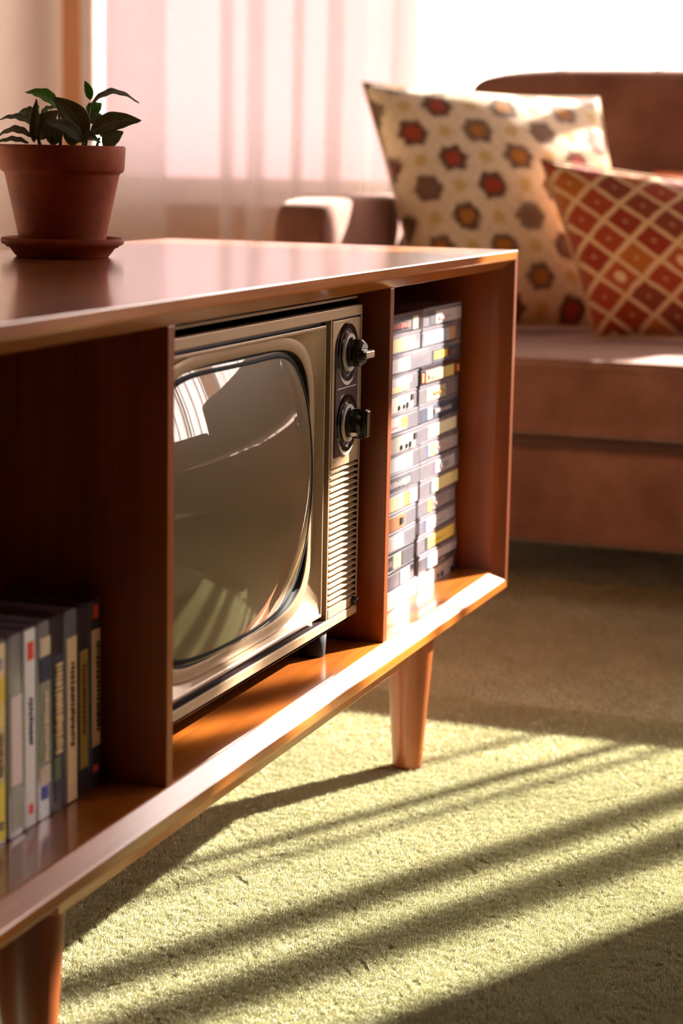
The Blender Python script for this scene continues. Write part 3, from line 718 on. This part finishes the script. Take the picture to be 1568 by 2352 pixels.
Sc = [
 ('yellow and cream upright cassette, leftmost in the row of upright cassettes', [(.02, .30, .06, .96, (222, 182, 70)), (.30, .58, .06, .96, (186, 166, 120)), (.58, .70, .06, .96, (214, 176, 110)), (.70, .82, .06, .96, (214, 170, 50)), (.82, .98, .06, .96, (206, 180, 140))], 'clear', [(.34, .56, .3, .7, (130, 110, 80)), (.08, .13, .3, .7, (90, 90, 110)), (.86, .91, .3, .7, (130, 120, 150))]),
 ('upright cassette with blank pinkish card and clear grey top', [(.04, .25, .06, .96, (150, 150, 132)), (.26, .70, .06, .96, (208, 182, 176))], 'clear', []),
 ('white upright cassette with red marks at top and bottom', [(.01, .99, .05, .97, (222, 198, 192)), (.07, .12, .3, .7, (196, 60, 50)), (.84, .93, .2, .75, (200, 54, 44))], 'clear', [(.42, .66, .35, .65, (110, 80, 130))]),
 ('upright cassette with navy and grey card and blue foot', [(.10, .17, .2, .8, (74, 74, 150)), (.18, .27, .05, .96, (190, 170, 150)), (.28, .70, .05, .96, (136, 130, 116)), (.70, .82, .05, .96, NV), (.83, .92, .05, .96, (190, 170, 140))], 'clear', [(.30, .66, .3, .7, (190, 176, 140))]),
 ('dark upright cassette with large cream lettering', [(.05, .80, .05, .96, (42, 36, 52)), (.16, .28, .3, .9, (92, 96, 64))], 'smoke', [(.30, .76, .2, .85, (204, 172, 120))]),
 ('cream upright cassette with small dark lettering', [(.01, .86, .05, .96, (202, 172, 124))], 'clear', [(.30, .74, .35, .65, (110, 84, 60))]),
 ('dark upright cassette with olive gold card', [(.14, .76, .12, .88, (146, 112, 44))], 'smoke', [(.32, .70, .35, .7, (156, 84, 36))]),
 ('black upright cassette with cream card and orange marks, rightmost in the row', [(.22, .84, .08, .92, (196, 158, 116)), (.08, .12, .3, .8, (190, 70, 40)), (.90, .97, .3, .8, (196, 70, 40))], 'smoke', [(.30, .78, .2, .5, (96, 66, 56))]),
]
sx = [-.8300, -.8140, -.7975, -.7815, -.7660, -.7500, -.7340, -.7185]
lift = lambda c: tuple(min(246, int(v*1.22)) for v in c)
for i, (lab, segs, case, pr) in enumerate(Sc):
    segs = [sg[:4]+(lift(sg[4]),) for sg in segs]; pr = [sg[:4]+(lift(sg[4]) if sum(sg[4]) > 380 else sg[4],) for sg in pr]
    cassette(lab, 'cassettes standing in the left bay', (sx[i]+CT/2, .0480+random.uniform(-.001, .001), ZS), (0, -PI/2, 0), segs, case, (), pr)

# ------------------------------------------------------------------ saucer and potted plant
ZT = ZS+HI+T; PC = Vector((-.3603, .2528, ZT))
sau = lathe('saucer', [(0, 0), (.0335, 0), (.0348, .0012), (.0392, .0068), (.0412, .0072), (.0420, .0084), (.0432, .0088), (.0448, .0096), (.0455, .0116), (.0448, .0136), (.0432, .0142),
                       (.0415, .0134), (.0400, .0080), (.0350, .0042), (0, .0040)], PC, M['terra'], None, 72)
tag(sau, 'shallow terracotta saucer on the console top under the plant pot', 'saucer')
pp = root('potted_plant', 'small leafy plant with dark velvety leaves in terracotta pot', 'plant', tuple(PC+Vector((0, 0, .0042))))
lathe('pot', [(0, .0044), (.0296, .0044), (.0304, .0052), (.0308, .0075), (.0418, .0592), (.0424, .0612), (.0446, .0624), (.0456, .0640), (.0466, .0795), (.0462, .0808), (.0452, .0814),
              (.0432, .0810), (.0424, .0790), (.0412, .0640), (.0395, .0600), (.0290, .0100), (0, .0100)], PC, M['terra'], pp, 72)
lathe('soil', [(0, .0735), (.0200, .0728), (.0416, .0712), (.0414, .0690), (0, .0680)], PC, M['soil'], pp, 40)
nv = Vector((.9424, .3345, 0)); rv = Vector((.3345, -.9424, 0)); up = Vector((0, 0, 1)); KPX = 3.205e-4
def leaf(bx, by, tx, ty, wpx, mat, arch=.15, db=0.0, dt=0.0, tilt=.5, fold=.25, stem=True):
    """blade from base to tip; db/dt are depth offsets of base/tip away from the camera side."""
    pos = lambda x, y, d: PC + Vector((0, 0, .0805)) + rv*((x-145)*KPX) + up*((332-y)*KPX) + nv*d
    B, Tt = pos(bx, by, db), pos(tx, ty, dt); ax = (Tt-B); L = ax.length; ax.normalize()
    vdir = nv*math.cos(tilt)*-1 + up*math.sin(tilt)                 # blade's upper face
    vdir = (vdir-ax*vdir.dot(ax)).normalized(); sd = ax.cross(vdir).normalized()
    bend = (up-ax*up.dot(ax)); bend = bend.normalized() if bend.length > .2 else vdir
    NL, NW = 14, 8; vs, fs, uv = [], [], []; W = wpx*KPX
    for i in range(NL+1):
        t = i/NL; wd = W*.5*(math.sin(PI*min(1, t**.82))**.8)*(1-.15*t)+.0001
        c = B+ax*(L*t)+bend*(arch*L*math.sin(PI*t)**1.0)-up*(.10*L*t*t if arch > .05 else 0)
        for j in range(NW+1):
            s = j/NW*2-1
            vs.append(c+sd*(s*wd)+vdir*(abs(s)**1.4*wd*fold*2+.0006*math.sin(t*22+s*3)*abs(s)))
            uv.append((t, j/NW))
    for i in range(NL):
        for j in range(NW):
            a = i*(NW+1)+j; fs.append((a, a+1, a+NW+2, a+NW+1))
    o = mesh('leaf', vs, fs, M[mat], pp, True, uv)
    md = o.modifiers.new('thickness', 'SOLIDIFY'); md.thickness = .0005; md.offset = 0
    return B
GD, GG = 'leaf_dark', 'leaf_green'
LV = [(208, 240, 320, 219, 26, GD, .22, 0, .004, 1.0, .1), (210, 300, 330, 258, 50, GD, .06, -.004, -.010, .35, .15), (237, 331, 284, 296, 42, GD, .05, .004, .004, .3, .15),
      (197, 332, 240, 318, 34, GD, .35, -.012, -.016, .7, .3), (198, 322, 130, 208, 62, GD, .10, -.006, -.012, .25, .22), (133, 243, 56, 202, 36, GG, .10, .006, .010, .8, .2),
      (209, 226, 196, 183, 20, GG, .05, .004, .004, .3, .25), (203, 262, 231, 232, 36, GG, .05, .008, .012, .4, .2), (203, 275, 232, 258, 40, GD, .05, .006, .010, .3, .2),
      (78, 284, -2, 266, 22, GD, .12, 0, .006, .9, .1), (80, 272, 34, 256, 34, GD, .18, .008, .014, .7, .15), (78, 312, -8, 308, 26, GD, .18, -.004, 0, .9, .12), (72, 326, -8, 322, 18, GD, .10, -.008, -.006, .9, .1),
      (82, 325, 88, 226, 24, GD, .02, -.004, -.002, .3, .25), (92, 318, 138, 242, 52, GD, .08, 0, -.004, .35, .2), (197, 322, 114, 270, 40, GD, .10, -.014, -.020, .6, .2), (228, 308, 251, 288, 18, GG, .05, .012, .014, .4, .2),
      (90, 262, 130, 240, 14, GD, .15, .012, .014, .8, .1), (75, 300, 90, 240, 16, GG, .03, .006, .006, .3, .2), (118, 330, 150, 262, 48, GD, .06, .004, .002, .4, .2), (160, 330, 186, 276, 44, GD, .06, .006, .004, .4, .2)]
for a in LV: leaf(*a)
for bx, by, d in ((208, 235, .002), (80, 275, .002), (135, 250, .006), (198, 310, -.006), (84, 300, 0), (228, 310, .008), (120, 310, .004)):
    base = PC+Vector((0, 0, .0722))+rv*((bx-145)*KPX*.75)+nv*d; topp = PC+Vector((0, 0, .0805))+rv*((bx-145)*KPX)+up*((332-by)*KPX)+nv*d
    tube('stem', [base, (base+topp)/2+rv*.001, topp], [.0016, .0013, .0009], M['stem'], pp, 8)

# ------------------------------------------------------------------ sofa
def cushion_box(name, x0, x1, y0, y1, z0, z1, bev, mat, parent, puff=0.0, seg=4, div=8):
    bm = bmesh.new(); bmesh.ops.create_cube(bm, size=1)
    bmesh.ops.subdivide_edges(bm, edges=bm.edges[:], cuts=div, use_grid_fill=True)
    hx, hy, hz = (x1-x0)/2, (y1-y0)/2, (z1-z0)/2; c = Vector(((x0+x1)/2, (y0+y1)/2, (z0+z1)/2))
    for v in bm.verts:
        p = Vector((v.co.x*2*hx, v.co.y*2*hy, v.co.z*2*hz))
        q = Vector((max(-hx+bev, min(hx-bev, p.x)), max(-hy+bev, min(hy-bev, p.y)), max(-hz+bev, min(hz-bev, p.z))))
        d = p-q
        if d.length > 1e-9: p = q+d.normalized()*bev
        u, w_, t = p.x/hx, p.y/hy, p.z/hz
        p.z += puff*t*(1-u*u)*(1-w_**4) if abs(t) > .3 else 0
        v.co = c+p
    o = from_bm(name, bm, mat, parent, True)
    s = o.modifiers.new('smooth', 'SUBSURF'); s.levels = 1; s.render_levels = 2
    return o
SX, SY0, SY1 = .600, -1.42, .475
sofa = root('sofa', 'brown velvet sofa with low arms in front of the curtained window', 'sofa', (.95, -.47, 0))
cushion_box('base', SX+.004, 1.40, SY0+.082, SY1-.082, .068, .196, .012, M['velvet'], sofa)
cushion_box('back', 1.35, 1.435, SY0, SY1, .068, .585, .03, M['velvet'], sofa)
for a, b in ((SY1-.082, SY1), (SY0, SY0+.082)): cushion_box('arm', SX+.002, 1.275, a, b, .068, .472, .020, M['velvet'], sofa)
ym = -.47
for a, b in ((ym+.003, SY1-.084), (SY0+.084, ym-.003)):
    sc_ = cushion_box('seat_cushion', SX-.008, 1.28, a, b, .200, .2985, .014, M['velvet'], sofa, .003)
    pts = []
    for zz in (.2915,):
        rope('piping', [(SX-.0085, a+.01, zz), (SX-.0095, (a+b)/2, zz), (SX-.0085, b-.01, zz)], .0042, M['velvet'], sc_)
for a, b in ((ym+.003, SY1-.042), (SY0+.042, ym-.003)):
    bc = cushion_box('back_cushion', 1.282, 1.40, a, b, .300, .657, .040, M['velvet'], sofa, .0)
for fx in (SX+.08, 1.40):
    for fy in (SY0+.10, SY1-.10): lathe('foot', [(0, 0), (.016, 0), (.022, .070), (0, .070)], (fx, fy, 0), M['wood_dark'], sofa, 20)

# ------------------------------------------------------------------ cushions
def pillow(name, label, tl, tr, bl, br, thick, mat, concave=.05, n=30):
    tl, tr, bl, br = map(Vector, (tl, tr, bl, br)); ctr = (tl+tr+bl+br)/4
    nrm = ((tr-tl)+(br-bl)).cross((tl-bl)+(tr-br)).normalized()
    if nrm.x > 0: nrm = -nrm                                       # faces the room
    vs, fs, uv = [], [], []
    for side in (1, -1):
        for i in range(n+1):
            for j in range(n+1):
                u, v = j/n, i/n; a, b = 2*u-1, 2*v-1
                ca = a*(1-concave*(1-b*b)*abs(a)**2); cb = b*(1-concave*(1-a*a)*abs(b)**2)
                uu, vv = (ca+1)/2, (cb+1)/2
                p = (bl*(1-uu)+br*uu)*(1-vv)+(tl*(1-uu)+tr*uu)*vv
                h = thick*((1-a*a)*(1-b*b))**.42*(1+.04*math.sin(5*a+2*b)+.03*math.sin(7*b-3*a))
                vs.append(p+nrm*(side*h)); uv.append((u, v))
    m1 = (n+1)**2
    for s in range(2):
        for i in range(n):
            for j in range(n):
                a = s*m1+i*(n+1)+j; q = (a, a+1, a+n+2, a+n+1); fs.append(q if s == 0 else q[::-1])
    off = ctr
    o = root(name, label, 'cushion', tuple(ctr), 'cushions on the sofa')
    c = mesh('cover', vs, fs, mat, o, True, uv)
    b = bmesh.new(); b.from_mesh(c.data); bmesh.ops.remove_doubles(b, verts=b.verts, dist=1e-5); bmesh.ops.recalc_face_normals(b, faces=b.faces); b.to_mesh(c.data); b.free()
    edge = []
    for a, b_ in ((bl, br), (br, tr), (tr, tl), (tl, bl)):
        for k in range(10):
            t = k/10; p = a.lerp(b_, t); edge.append(p+(ctr-p)*(concave*4*t*(1-t)*.72))
    edge.append(edge[0]); rope('seam', edge, .0020, mat, o, 6)
    return o
pillow('throw_cushion', 'large cream cushion woven with brown and red medallions against the sofa arm', (.88, .452, .6185), (1.08, .180, .6068), (.80, .335, .304), (.93, .068, .302), .062, M['medallion'], .06)
pillow('throw_cushion', 'rust orange cushion with cream diamond lattice leaning on the cream cushion', (.85, .200, .5235), (.90, -.0635, .4935), (.81, .112, .304), (.84, -.152, .303), .048, M['lattice'], .05)
pillow('throw_cushion', 'plain orange cushion half hidden behind the diamond lattice cushion', (1.17, .118, .508), (1.17, -.20, .508), (1.08, .10, .304), (1.08, -.21, .304), .05, M['rust_plain'], .05)
